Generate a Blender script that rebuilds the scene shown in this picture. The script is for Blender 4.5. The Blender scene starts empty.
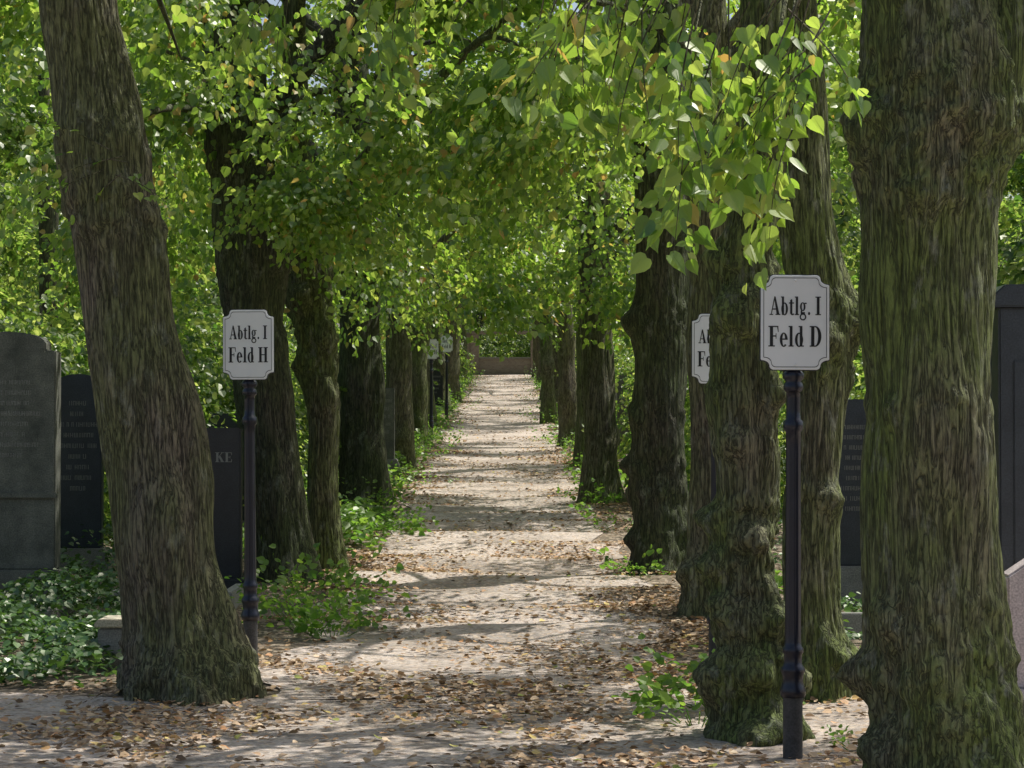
import bpy, math, random
import bmesh
import numpy as np
from mathutils import Vector, noise
rng = np.random.default_rng(7); random.seed(7)
scn = bpy.context.scene
COL = scn.collection

# ------------------------------------------------------------ helpers
def newmesh(name, V, F, mat=None, smooth=False):
    me = bpy.data.meshes.new(name)
    me.from_pydata([tuple(v) for v in V], [], F)
    if mat: me.materials.append(mat)
    if smooth: me.polygons.foreach_set('use_smooth', [True]*len(me.polygons))
    me.update(); return me
def fastmesh(name, V, Q, mat, smooth=False):
    V = np.asarray(V, dtype=np.float32); Q = np.asarray(Q, dtype=np.int32)
    me = bpy.data.meshes.new(name)
    me.vertices.add(len(V)); me.vertices.foreach_set('co', V.ravel())
    k = Q.shape[1]; n = len(Q)
    me.loops.add(n*k); me.loops.foreach_set('vertex_index', Q.ravel())
    me.polygons.add(n)
    me.polygons.foreach_set('loop_start', np.arange(0, n*k, k, dtype=np.int32))
    try: me.polygons.foreach_set('loop_total', np.full(n, k, dtype=np.int32))
    except Exception: pass
    me.polygons.foreach_set('use_smooth', np.full(n, smooth, dtype=bool))
    me.update(calc_edges=True); me.materials.append(mat); return me
def obj(name, me, parent=None, loc=(0,0,0), rotz=0, scale=1):
    o = bpy.data.objects.new(name, me); COL.objects.link(o)
    o.location = loc; o.rotation_euler = (0,0,rotz)
    o.scale = (scale,)*3 if not isinstance(scale,(tuple,list)) else scale
    if parent: o.parent = parent
    return o
def empty(name, loc=(0,0,0), rotz=0):
    o = bpy.data.objects.new(name, None); COL.objects.link(o); o.location = loc
    o.rotation_euler = (0,0,rotz); o.empty_display_size = .2; return o

# ------------------------------------------------------------ terrain height
_yy = np.arange(-400, 900, .5)
_zz = np.interp(_yy, [-400,14,20,27,50,75,100,112,300,900],[0,0,.1,.37,1.17,2.4,3.7,4.1,6,8])
_k = np.hanning(13); _k/=_k.sum()
_zs = np.convolve(np.pad(_zz,6,mode='edge'), _k, mode='valid')
def gz(x, y):
    x = np.asarray(x,dtype=float); y = np.asarray(y,dtype=float)
    z = np.interp(y,_yy,_zs)
    w = np.clip((y-14)/3,0,1)*np.clip((42-y)/12,0,1)
    z = z + .026*w*np.sin(y*4.3+.5*np.sin(x*1.3)+.8*np.sin(y*.7))
    z = z + .018*np.sin(x*1.7+y*.6)*np.sin(y*1.1-x*.8)
    near = np.exp(-((x+.2)/1.6)**2)
    return z - .03*near*np.clip((y-13)/4,0,1)
def G(x,y): return float(gz(x,y))

# ------------------------------------------------------------ materials
def mat(name):
    m = bpy.data.materials.new(name); m.use_nodes = True
    nt = m.node_tree; nt.nodes.clear()
    out = nt.nodes.new('ShaderNodeOutputMaterial')
    return m, nt, out
def N(nt, t, **kw):
    n = nt.nodes.new(t)
    for k,v in kw.items():
        if k in n.inputs: n.inputs[k].default_value = v
        else: setattr(n,k,v)
    return n
def ramp(nt, stops, interp='LINEAR'):
    r = nt.nodes.new('ShaderNodeValToRGB'); r.color_ramp.interpolation = interp
    el = r.color_ramp.elements
    while len(el)<len(stops): el.new(.5)
    for e,(p,c) in zip(el,stops):
        e.position = p; e.color = (c[0],c[1],c[2],1) if not np.isscalar(c) else (c,c,c,1)
    return r
def coords(nt, scale=(1,1,1)):
    tc = nt.nodes.new('ShaderNodeTexCoord'); mp = nt.nodes.new('ShaderNodeMapping')
    mp.inputs['Scale'].default_value = scale
    nt.links.new(tc.outputs['Object'], mp.inputs['Vector']); return mp
def mixc(nt, fac, a, b, blend='MIX'):
    m = nt.nodes.new('ShaderNodeMix'); m.data_type='RGBA'; m.blend_type=blend
    def put(s, v):
        if hasattr(v,'links'): nt.links.new(v, s)
        elif np.isscalar(v): s.default_value = v
        else: s.default_value = (v[0],v[1],v[2],1)
    put(m.inputs[0], fac); put(m.inputs[6], a); put(m.inputs[7], b)
    return m.outputs[2]

def leaf_mat(name, stops, tstops, trans=.5, gloss=.06, rough=.4):
    m, nt, out = mat(name); L = nt.links
    g = nt.nodes.new('ShaderNodeNewGeometry')
    r1 = ramp(nt, stops); r2 = ramp(nt, tstops)
    L.new(g.outputs['Random Per Island'], r1.inputs[0]); L.new(g.outputs['Random Per Island'], r2.inputs[0])
    d = nt.nodes.new('ShaderNodeBsdfDiffuse'); t = nt.nodes.new('ShaderNodeBsdfTranslucent')
    L.new(r1.outputs[0], d.inputs[0]); L.new(r2.outputs[0], t.inputs[0])
    mx = N(nt,'ShaderNodeMixShader'); mx.inputs[0].default_value = trans
    L.new(d.outputs[0], mx.inputs[1]); L.new(t.outputs[0], mx.inputs[2])
    gl = nt.nodes.new('ShaderNodeBsdfGlossy'); gl.inputs['Roughness'].default_value = rough
    gl.inputs['Color'].default_value=(.95,.95,.85,1)
    m2 = N(nt,'ShaderNodeMixShader'); m2.inputs[0].default_value = gloss
    L.new(mx.outputs[0], m2.inputs[1]); L.new(gl.outputs[0], m2.inputs[2])
    L.new(m2.outputs[0], out.inputs[0]); return m
M_leaf = leaf_mat('linden_leaf',
    [(0,(.042,.10,.022)),(.5,(.08,.16,.03)),(.95,(.14,.23,.04)),(1,(.3,.2,.06))],
    [(0,(.2,.4,.03)),(.5,(.44,.67,.07)),(.94,(.7,.86,.14)),(1,(.75,.45,.1))], .54, .06)
M_leafbg = leaf_mat('background_leaf',
    [(0,(.03,.07,.018)),(.6,(.075,.135,.03)),(1,(.18,.25,.06))],
    [(0,(.12,.28,.035)),(.6,(.36,.56,.07)),(1,(.8,.9,.2))], .52, .05)
M_ivy = leaf_mat('ivy_leaf',
    [(0,(.025,.065,.02)),(.6,(.05,.12,.03)),(1,(.1,.19,.05))],
    [(0,(.08,.2,.03)),(1,(.2,.38,.05))], .25, .07, .4)
M_weed = leaf_mat('weed_leaf',
    [(0,(.05,.115,.02)),(1,(.13,.23,.04))],
    [(0,(.16,.38,.04)),(1,(.4,.62,.07))], .5, .04)
M_litter = leaf_mat('fallen_leaf',
    [(0,(.13,.085,.055)),(.25,(.26,.17,.1)),(.5,(.44,.31,.19)),(.75,(.62,.47,.32)),(.9,(.5,.26,.13)),(.97,(.64,.52,.2)),(1,(.2,.28,.06))],
    [(0,(.2,.12,.04)),(1,(.5,.32,.1))], .1, .02)

def bark(name, dark, light, green, gfac, sc=1.0):
    m, nt, out = mat(name); L = nt.links
    mp = coords(nt,(24*sc,24*sc,2.1*sc))
    nz = N(nt,'ShaderNodeTexNoise',Scale=.55,Detail=3.0); L.new(mp.outputs[0], nz.inputs['Vector'])
    add = nt.nodes.new('ShaderNodeVectorMath'); add.operation='MULTIPLY_ADD'
    L.new(nz.outputs['Color'], add.inputs[0]); add.inputs[1].default_value=(2.2,2.2,2.2); L.new(mp.outputs[0], add.inputs[2])
    vo = N(nt,'ShaderNodeTexNoise',Scale=1.5,Detail=3.0,Roughness=.55); L.new(add.outputs[0], vo.inputs['Vector'])
    s = nt.nodes.new('ShaderNodeMath'); s.operation='SUBTRACT'; L.new(vo.outputs['Fac'],s.inputs[0]); s.inputs[1].default_value=.5
    ab = nt.nodes.new('ShaderNodeMath'); ab.operation='ABSOLUTE'; L.new(s.outputs[0],ab.inputs[0])
    rr = ramp(nt,[(0,0),(.035,.5),(.1,1)]); L.new(ab.outputs[0], rr.inputs[0])
    mp2 = coords(nt,(38*sc,38*sc,12*sc)); n2 = N(nt,'ShaderNodeTexNoise',Scale=1.3,Detail=6.0,Roughness=.75); L.new(mp2.outputs[0], n2.inputs['Vector'])
    c1 = mixc(nt, rr.outputs[0], dark, light)
    r2 = ramp(nt,[(.3,.45),(.7,1.5)]); L.new(n2.outputs['Fac'], r2.inputs[0])
    c2 = mixc(nt, 1.0, c1, r2.outputs[0], 'MULTIPLY')
    mp3 = coords(nt,(1.6,1.6,.7)); n3 = N(nt,'ShaderNodeTexNoise',Scale=1.3,Detail=7.0,Roughness=.65); L.new(mp3.outputs[0], n3.inputs['Vector'])
    r3 = ramp(nt,[(.34,0),(.56,gfac)]); L.new(n3.outputs['Fac'], r3.inputs[0])
    gm = mixc(nt, 1.0, mixc(nt, rr.outputs[0], (green[0]*.35,green[1]*.35,green[2]*.35), green), r2.outputs[0],'MULTIPLY')
    c3 = mixc(nt, r3.outputs[0], c2, gm)
    mp4 = coords(nt,(6,6,3)); n4 = N(nt,'ShaderNodeTexNoise',Scale=1.5,Detail=7.0,Roughness=.7); L.new(mp4.outputs[0], n4.inputs['Vector'])
    r4 = ramp(nt,[(.56,0),(.68,.65)]); L.new(n4.outputs['Fac'], r4.inputs[0])
    c4 = mixc(nt, r4.outputs[0], c3, mixc(nt,1.0,(.27,.28,.21),r2.outputs[0],'MULTIPLY'))
    hm = nt.nodes.new('ShaderNodeMath'); hm.operation='MULTIPLY_ADD'
    L.new(n2.outputs['Fac'], hm.inputs[0]); hm.inputs[1].default_value=.6; L.new(rr.outputs[0], hm.inputs[2])
    b = N(nt,'ShaderNodeBump',Strength=.85,Distance=.016); L.new(hm.outputs[0], b.inputs['Height'])
    p = N(nt,'ShaderNodeBsdfPrincipled',Roughness=.9); L.new(c4,p.inputs['Base Color']); L.new(b.outputs[0],p.inputs['Normal'])
    L.new(p.outputs[0], out.inputs[0]); return m
M_bark = bark('linden_bark',(.04,.032,.023),(.195,.162,.115),(.145,.165,.055),.8)
M_barkg = bark('mossy_bark',(.036,.033,.019),(.18,.165,.1),(.14,.178,.045),1.0)
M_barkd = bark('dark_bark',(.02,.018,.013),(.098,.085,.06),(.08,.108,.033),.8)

def soil(name, a, b, fine=40, lf=.5):
    m, nt, out = mat(name); L = nt.links
    mp = coords(nt)
    n1 = N(nt,'ShaderNodeTexNoise',Scale=.9,Detail=6.0,Roughness=.6); L.new(mp.outputs[0],n1.inputs['Vector'])
    n2 = N(nt,'ShaderNodeTexNoise',Scale=float(fine),Detail=6.0,Roughness=.75); L.new(mp.outputs[0],n2.inputs['Vector'])
    v = N(nt,'ShaderNodeTexVoronoi',Scale=34.0); L.new(mp.outputs[0],v.inputs['Vector'])
    r1 = ramp(nt,[(.38,a),(.58,b)]); L.new(n1.outputs['Fac'],r1.inputs[0])
    rs = ramp(nt,[(0,(.46,.33,.22)),(.3,(.22,.165,.12)),(.6,(.6,.49,.37)),(1,(.32,.25,.19))],'CONSTANT')
    sep = nt.nodes.new('ShaderNodeSeparateColor'); L.new(v.outputs['Color'],sep.inputs[0]); L.new(sep.outputs[0],rs.inputs[0])
    gt = ramp(nt,[(.5,0),(.55,lf)]); L.new(sep.outputs[1],gt.inputs[0])
    c1 = mixc(nt, gt.outputs[0], r1.outputs[0], rs.outputs[0])
    r2 = ramp(nt,[(.3,.5),(.7,1.35)]); L.new(n2.outputs['Fac'],r2.inputs[0])
    c2 = mixc(nt,1.0,c1,r2.outputs[0],'MULTIPLY')
    bm = N(nt,'ShaderNodeBump',Strength=.8,Distance=.018); L.new(n2.outputs['Fac'],bm.inputs['Height'])
    p = N(nt,'ShaderNodeBsdfPrincipled',Roughness=.95); L.new(c2,p.inputs['Base Color']); L.new(bm.outputs[0],p.inputs['Normal'])
    L.new(p.outputs[0],out.inputs[0]); return m
M_path = soil('path_grit',(.29,.25,.215),(.58,.5,.435),40,.6)
M_ground = soil('woodland_soil',(.10,.08,.055),(.19,.15,.1))

def stone(name, a, b, rough=.6, sc=6, bump=.2, speck=1):
    m, nt, out = mat(name); L = nt.links
    mp = coords(nt)
    n1 = N(nt,'ShaderNodeTexNoise',Scale=float(sc),Detail=8.0,Roughness=.7); L.new(mp.outputs[0],n1.inputs['Vector'])
    r = ramp(nt,[(.3,a),(.7,b)]); L.new(n1.outputs['Fac'],r.inputs[0]); c=r.outputs[0]
    if speck:
        n2 = N(nt,'ShaderNodeTexNoise',Scale=90.0,Detail=3.0); L.new(mp.outputs[0],n2.inputs['Vector'])
        r2 = ramp(nt,[(.35,.7),(.65,1.25)]); L.new(n2.outputs['Fac'],r2.inputs[0])
        c = mixc(nt,1.0,c,r2.outputs[0],'MULTIPLY')
    bm = N(nt,'ShaderNodeBump',Strength=bump,Distance=.01); L.new(n1.outputs['Fac'],bm.inputs['Height'])
    p = N(nt,'ShaderNodeBsdfPrincipled',Roughness=rough); L.new(c,p.inputs['Base Color']); L.new(bm.outputs[0],p.inputs['Normal'])
    L.new(p.outputs[0],out.inputs[0]); return m
M_gran = stone('dark_granite',(.022,.028,.036),(.045,.055,.068),.35,5,.03)
M_granb= stone('black_granite',(.012,.014,.018),(.025,.028,.034),.3,5,.03)
M_slate= stone('weathered_sandstone',(.05,.056,.045),(.19,.19,.155),.9,3,.9)
M_grey = stone('grey_stone',(.18,.175,.155),(.3,.29,.26),.85,5,.5)
M_pink = stone('pink_granite',(.4,.34,.34),(.55,.48,.47),.6,12,.1)
M_cream= stone('cream_stone',(.42,.38,.27),(.56,.5,.38),.8,8,.3)
M_insc = stone('faded_gilding',(.17,.17,.155),(.27,.265,.24),.6,20,.0,0)
M_pole = stone('black_enamel_paint',(.008,.009,.018),(.014,.016,.03),.3,10,.03,0)
M_pipe = stone('weathered_iron',(.03,.032,.035),(.075,.075,.075),.65,14,.3)
M_plate= stone('white_enamel',(.85,.87,.87),(.91,.92,.92),.35,3,.01,0)
M_ink  = stone('black_lettering',(.008,.008,.01),(.012,.012,.014),.4,4,.0,0)
m, nt, out = mat('brick'); L = nt.links
mp = coords(nt)
cx = nt.nodes.new('ShaderNodeSeparateXYZ'); L.new(mp.outputs[0],cx.inputs[0]); cb = nt.nodes.new('ShaderNodeCombineXYZ')
L.new(cx.outputs[0],cb.inputs[0]); L.new(cx.outputs[2],cb.inputs[1])
br = N(nt,'ShaderNodeTexBrick',Scale=4.0); L.new(cb.outputs[0],br.inputs['Vector'])
br.inputs['Color1'].default_value=(.2,.15,.12,1); br.inputs['Color2'].default_value=(.27,.22,.18,1); br.inputs['Mortar'].default_value=(.27,.25,.22,1)
p = N(nt,'ShaderNodeBsdfPrincipled',Roughness=.9); L.new(br.outputs[0],p.inputs['Base Color']); L.new(p.outputs[0],out.inputs[0]); M_brick=m

# ------------------------------------------------------------ ground & path
def sheet(name, xs, ys, matl, dz=0.0, edge=None):
    X,Y = np.meshgrid(xs,ys)
    if edge is not None: X = edge(X,Y)
    Z = gz(X,Y)+dz
    V = np.stack([X,Y,Z],-1).reshape(-1,3)
    nx,ny=len(xs),len(ys)
    i = (np.arange(ny-1)[:,None]*nx+np.arange(nx-1)[None]).ravel()
    Q = np.stack([i,i+1,i+nx+1,i+nx],-1)
    return obj(name, fastmesh(name,V,Q,matl,True))
xs = np.concatenate([np.linspace(-500,-30,16),np.linspace(-28,-7,22),np.linspace(-6.8,6.8,69),np.linspace(7,28,22),np.linspace(30,500,16)])
ys = np.concatenate([np.linspace(-300,0,16),np.arange(1,44,.12),np.arange(44,130,.8),np.linspace(135,850,40)])
sheet('ground',xs,ys,M_ground)
def pe(X,Y):
    t = (X-X.min())/(X.max()-X.min())*2-1
    hw = 1.3
    wob = .13*np.sin(Y*1.9+np.where(t>0,1.3,0))+.08*np.sin(Y*4.7+np.where(t>0,2.3,0))
    return -.18 + t*(hw+np.abs(t)*wob)
sheet('path',np.linspace(-1,1,41),np.concatenate([np.arange(12.6,44,.12),np.arange(44,102,.5)]),M_path,.012,pe)
def cross_sheet():
    xs=np.linspace(-30,30,301); ts=np.linspace(0,1,60)
    X,T=np.meshgrid(xs,ts)
    far = 12.75+.16*np.sin(X*1.3)+.08*np.sin(X*3.9+1)
    nr = 6.2+.2*np.sin(X*.9)
    Y = nr+(far-nr)*T
    V=np.stack([X,Y,gz(X,Y)+.008],-1).reshape(-1,3); nx=len(xs); ny=60
    i=(np.arange(ny-1)[:,None]*nx+np.arange(nx-1)[None]).ravel()
    obj('cross_path',fastmesh('cross_path',V,np.stack([i,i+1,i+nx+1,i+nx],-1),M_path,True))
cross_sheet()

# ------------------------------------------------------------ leaves
TPL = np.array([(0,0,0),(.10,.36,.07),(.5,.43,.06),(1,0,-.1),(.5,-.43,.06),(.10,-.36,.07)])
TQ = np.array([[0,1,2,3],[0,3,4,5]])
_h=[(-.07,.17,.04),(.02,.36,.08),(.22,.46,.09),(.48,.41,.06),(.72,.24,.0),(.88,.09,-.06)]
TPN = np.array([(0,0,0)]+_h+[(1.06,0,-.13)]+[(a,-b,c) for a,b,c in _h[::-1]])
TQN = np.array([[0,1,2,3,4,5,6,7],[0,7,8,9,10,11,12,13]])
def unit(a): return a/np.maximum(np.linalg.norm(a,axis=-1,keepdims=True),1e-9)
def leaves_mesh(name, pos, dr, nr, size, matl, near=False):
    dr=unit(dr); s=unit(np.cross(nr,dr)); n=np.cross(dr,s)
    T,TT=(TPN,TQN) if near else (TPL,TQ)
    V = pos[:,None,:] + size[:,None,None]*(dr[:,None,:]*T[None,:,0:1]+s[:,None,:]*T[None,:,1:2]+n[:,None,:]*T[None,:,2:3])
    k=np.arange(len(pos))[:,None]*len(T)
    Q=np.concatenate([k+TT[0:1],k+TT[1:2]],0)
    return fastmesh(name,V.reshape(-1,3),Q,matl)
def base_spray(r, L=.9, n=28, size=.09):
    P=[];D=[];S=[]
    for i in range(n):
        sd = 1 if i%2 else -1
        t = r.uniform(.08,1.0)
        if r.random()<.62:
            sl = r.uniform(.1,1)*L*.42*(1.15-t*.8)
            a = math.radians(52)*sd
            d2 = np.array([math.cos(a),math.sin(a),0.])
            p = np.array([t*L,0,0])+d2*sl
            p[2] = -.22*L*(p[0]/L)**2-.3*sl*sl/L
        else:
            p = np.array([t*L,0,-.22*L*t*t]); d2=np.array([.5,.8*sd,0])
        d = d2+np.array([.3,0,0])+r.normal(0,.3,3); d[2]-=.55
        P.append(p+r.normal(0,.02,3)); D.append(d); S.append(size*r.uniform(.55,1.2))
    P=np.array(P);D=np.array(D);S=np.array(S)
    Nn=np.array([0,0,1.])+r.normal(0,.42,(n,3))
    return P,D,Nn,S
def rot(az,pitch,roll):
    ca,sa=math.cos(az),math.sin(az); cp,sp=math.cos(pitch),math.sin(pitch); cr,sr=math.cos(roll),math.sin(roll)
    Rz=np.array([[ca,-sa,0],[sa,ca,0],[0,0,1]]); Ry=np.array([[cp,0,-sp],[0,1,0],[sp,0,cp]]); Rx=np.array([[1,0,0],[0,cr,-sr],[0,sr,cr]])
    return Rz@Ry@Rx
SPR=[base_spray(rng) for _ in range(14)]
class Leaves:
    def __init__(s): s.P=[];s.D=[];s.N=[];s.S=[];s.axes=[]
    def spray(s,o,az,pitch,roll=0,sc=1,lsc=1,lib=None):
        P,D,Nn,S=random.choice(lib or SPR); R=rot(az,pitch,roll)
        s.P.append(np.asarray(o)+(P*sc)@R.T); s.D.append(D@R.T); s.N.append(Nn@R.T); s.S.append(S*sc*lsc)
        s.axes.append((np.asarray(o,float),R,sc))
    def mesh(s,name,matl,near=False):
        return leaves_mesh(name,np.concatenate(s.P),np.concatenate(s.D),np.concatenate(s.N),np.concatenate(s.S),matl,near)
def blob(Lv,r,c,rad,n,outc=None,sc=1,droop=.35,lsc=1):
    c=np.array(c,float)
    for _ in range(n):
        v=unit(r.normal(0,1,3))*r.uniform(.2,1)**.5
        o=c+v*np.array(rad)
        az=math.atan2(v[1],v[0])+r.normal(0,.5) if outc is None else math.atan2(o[1]-outc[1],o[0]-outc[0])+r.normal(0,.7)
        Lv.spray(o,az,-droop+r.normal(0,.3),r.normal(0,.35),sc*r.uniform(.7,1.15),lsc)
def crown(name,seed,zmin,zmax,R,nb,ns,matl,lsc=1.0,fill=0.5,br=.62):
    r=np.random.default_rng(seed); Lv=Leaves()
    for _ in range(nb):
        u=r.random(); z=zmin+(zmax-zmin)*u
        prof=math.sin(math.pi*min(1,.22+.74*u))**.7
        a=r.uniform(0,2*math.pi); rr=R*prof*r.uniform(fill,1)
        c=(rr*math.cos(a),rr*math.sin(a),z)
        q=r.uniform(.7,1.4)
        blob(Lv,r,c,(br*q,br*q,.32),int(ns*q*q),outc=(0,0,0),sc=1.0,droop=.3 if u>.3 else .6,lsc=lsc)
    return Lv.mesh(name,matl)
CR_high=[crown('crown_high_%d'%i,10+i,5.0,8.5,3.4,9,44,M_leaf,br=.72) for i in range(2)]
CR_mid=[crown('crown_mid_%d'%i,20+i,4.1,8.5,3.5,12,44,M_leaf,br=.7) for i in range(3)]
CR_low=[crown('crown_low_%d'%i,30+i,2.9,9.5,3.5,19,36,M_leaf,1.1,br=.7) for i in range(2)]
CR_bg=[crown('crown_bg_%d'%i,40+i,1.4,12,3.8,54,13,M_leafbg,1.45) for i in range(3)]
CR_shrub=[crown('shrub_leaves_%d'%i,50+i,.2,2.6,1.5,22,13,M_leafbg,1.0,.2) for i in range(2)]

# ------------------------------------------------------------ trunks
def smoothctrl(ctrl, dz):
    c=np.array(ctrl,float); z=np.arange(c[0,2],c[-1,2]+1e-6,dz)
    A=np.stack([np.interp(z,c[:,2],c[:,k]) for k in (0,1,3)],-1)
    w=max(3,int(.4/dz)|1); k=np.hanning(w+2)[1:-1]; k/=k.sum()
    for j in range(3):
        a=A[:,j]; pre=a[0]-(a[1:w//2+1][::-1]-a[0]); post=a[-1]-(a[-w//2:-1][::-1]-a[-1])
        ap=np.concatenate([np.full(w//2,a[0]) if j==2 else pre, a, np.full(w//2,a[-1])])
        A[:,j]=np.convolve(ap,k,mode='valid')[:len(z)]
    return z,A
def trunk_mesh(name,ctrl,matl,seg=48,dz=.08,flare=.35,ridge=0.0,burls=(),seed=0,lump=.05):
    z,A=smoothctrl(ctrl,dz); n=len(z); z0=z[0]
    V=np.zeros((n,seg,3)); th=np.linspace(0,2*math.pi,seg,endpoint=False)
    rg=np.random.default_rng(seed); ph=rg.uniform(0,6.28,6)
    lob=.5+.3*np.cos(3*th+ph[0])+.25*np.cos(5*th+ph[1])+.15*np.cos(8*th+ph[2])
    flut=.03*np.cos(4*th+ph[3])+.02*np.cos(7*th+ph[4])
    for i in range(n):
        h=z[i]-z0; r=A[i,2]*(1+flare*np.exp(-h/.3)*(.5+lob)+flut)
        for (bt,bz,ba,bw) in burls:
            dt=(th-bt+math.pi)%(2*math.pi)-math.pi
            r=r+ba*np.exp(-((dt*A[i,2]/bw)**2+((h-bz)/bw)**2))
        cx,cy=A[i,0],A[i,1]; c,s=np.cos(th),np.sin(th)
        bs=sum(min(1,abs(b[2])*10)*math.exp(-((h-b[1])/(b[3]*1.6))**2) for b in burls) if burls else 0
        bs=min(bs,1.1)
        for j in range(seg):
            rj=r[j]; x=c[j]*rj; y=s[j]*rj
            d=lump*A[i,2]*2*noise.noise(Vector((x*3+seed,y*3,z[i]*1.5)))
            if bs>.02: d+=.045*bs*noise.noise(Vector((x*10+seed,y*10,z[i]*8)))+.02*bs*noise.noise(Vector((x*26,y*26,z[i]*24)))
            if ridge:
                zz=z[i]*1.6+.5*noise.noise(Vector((c[j]*3,s[j]*3,z[i]*1.1+seed)))
                q=noise.noise(Vector((c[j]*A[i,2]*27+seed,s[j]*A[i,2]*27,zz)))
                q2=noise.noise(Vector((c[j]*A[i,2]*50+seed,s[j]*A[i,2]*50,z[i]*7)))
                d+=ridge*(min(1,abs(q)*3.6)-.5)+ridge*.5*q2
            V[i,j]=(cx+c[j]*(rj+d),cy+s[j]*(rj+d),z[i])
    i=(np.arange(n-1)[:,None]*seg+np.arange(seg)[None]); i2=(np.arange(n-1)[:,None]*seg+(np.arange(seg)[None]+1)%seg)
    Q=np.stack([i,i2,i2+seg,i+seg],-1).reshape(-1,4)
    return fastmesh(name,V.reshape(-1,3),Q,matl,True)
def tubes_mesh(name,paths,matl,seg=10):
    VV=[];QQ=[];off=0
    for pts,rad in paths:
        pts=np.array(pts,float); m=len(pts)
        t0=np.linspace(0,1,m); k=max(m*4,8); t=np.linspace(0,1,k)
        P=np.stack([np.interp(t,t0,pts[:,j]) for j in range(3)],-1)
        for _ in range(3): P[1:-1]=(P[:-2]+2*P[1:-1]+P[2:])/4
        R=np.interp(t,np.linspace(0,1,len(rad)),rad)
        T=unit(np.gradient(P,axis=0)); up=np.array([0.31,.2,.93])
        a=unit(np.cross(T,up)); b=np.cross(T,a); th=np.linspace(0,2*math.pi,seg,endpoint=False)
        V=P[:,None]+R[:,None,None]*(a[:,None]*np.cos(th)[None,:,None]+b[:,None]*np.sin(th)[None,:,None])
        i=(np.arange(k-1)[:,None]*seg+np.arange(seg)[None]); i2=(np.arange(k-1)[:,None]*seg+(np.arange(seg)[None]+1)%seg)
        QQ.append(np.stack([i,i2,i2+seg,i+seg],-1).reshape(-1,4)+off); VV.append(V.reshape(-1,3)); off+=k*seg
    return fastmesh(name,np.concatenate(VV),np.concatenate(QQ),matl,True)
def limbs(ctrl,r,zlo,n=7,big=.5,reach=2.6):
    z,A=smoothctrl(ctrl,.1); out=[]
    for i in range(n):
        zz=zlo+(z[-1]-zlo-.3)*(i+r.random()*.6)/n; k=int(np.clip((zz-z[0])/.1,0,len(z)-1))
        o=np.array([A[k,0],A[k,1],zz]); az=i*2.4+r.uniform(-.5,.5); ln=reach*r.uniform(.7,1.1)
        d=np.array([math.cos(az),math.sin(az),0])
        p=[o,o+d*ln*.25+[0,0,ln*.3],o+d*ln*.6+[0,0,ln*.65],o+d*ln+[0,0,ln*.95]]
        r0=A[k,2]*big; out.append((p,[r0,r0*.7,r0*.45,r0*.12]))
        for s in (-1,1):
            a2=az+s*r.uniform(.5,1.0); d2=np.array([math.cos(a2),math.sin(a2),0]); q=p[1]+(p[2]-p[1])*r.random()
            out.append(([q,q+d2*ln*.3+[0,0,ln*.1],q+d2*ln*.65+[0,0,ln*r.uniform(-.1,.3)]],[r0*.4,r0*.25,r0*.05]))
    return out
def linden(x,y,ctrl,crownm,matl,rotz=0,seg=48,dz=.08,flare=.35,ridge=0,burls=(),seed=0,zlo=4.3,cs=1,top=8,extra=None,coff=(0,0),lump=.05):
    """ctrl: local (x,y,z,r) above ground, first at z<0"""
    z0=G(x,y)
    e=empty('linden_tree',(x,y,z0))
    c=list(ctrl)
    if c[-1][2]<top-1:
        l=c[-1]; c.append((l[0]*1.15,l[1]*1.1,(l[2]+top)/2,l[3]*.75)); c.append((l[0]*1.2,l[1]*1.2,top,l[3]*.3))
    obj('trunk',trunk_mesh('trunk',c,matl,seg,dz,flare,ridge,burls,seed,lump),e)
    r=np.random.default_rng(seed+500)
    lb=limbs(c,r,zlo)
    if extra: lb+=extra
    obj('limbs',tubes_mesh('limbs',lb,matl,12),e)
    if crownm: obj('crown',crownm,e,(c[-1][0]*.5+coff[0],c[-1][1]*.5+coff[1],0),rotz,cs)
    return e
linden(-1.87,12.8,[(.02,0,-.15,.32),(.01,0,.1,.32),(-.10,0,.7,.285),(-.14,0,1.14,.29),(-.28,0,1.9,.262),(-.41,0,2.6,.245),(-.50,0,3.2,.25),(-.64,0,4.06,.22)],CR_high[0],M_bark,.5,seg=240,dz=.02,flare=.45,ridge=.01,seed=1,zlo=4.6,lump=.13,burls=[(-.6,.3,.07,.15),(-2.2,.3,.06,.12),(-2.2,2.9,.04,.1),(-.9,3.4,.04,.09),(2.8,3.0,.05,.1)])
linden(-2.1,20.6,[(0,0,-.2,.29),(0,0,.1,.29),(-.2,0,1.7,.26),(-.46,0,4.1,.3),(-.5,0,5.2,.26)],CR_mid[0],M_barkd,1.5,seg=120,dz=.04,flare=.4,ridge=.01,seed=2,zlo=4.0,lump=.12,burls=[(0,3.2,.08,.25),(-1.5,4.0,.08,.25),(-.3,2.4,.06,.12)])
linden(-1.78,21.6,[(0,0,-.2,.16),(0,0,.1,.16),(-.07,0,1.0,.15),(-.04,0,1.5,.15),(-.14,0,2.4,.2),(-.18,0,3.0,.23),(-.3,0,4.2,.14)],CR_mid[1],M_barkg,2.6,seg=96,dz=.04,flare=.5,ridge=.01,seed=3,zlo=3.2,top=7,cs=.8,lump=.14,burls=[(-.8,2.5,.1,.15),(2.4,2.9,.12,.2),(-1.9,2.9,.08,.12),(-.9,1.9,.06,.1),(3.3,2.2,.08,.12)])
linden(-1.93,29.5,[(0,0,-.2,.33),(0,0,.1,.31),(-.05,0,2,.28),(-.15,0,4,.27)],CR_low[0],M_barkd,0,seg=72,dz=.06,ridge=.01,seed=4,zlo=3,lump=.12)
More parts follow.
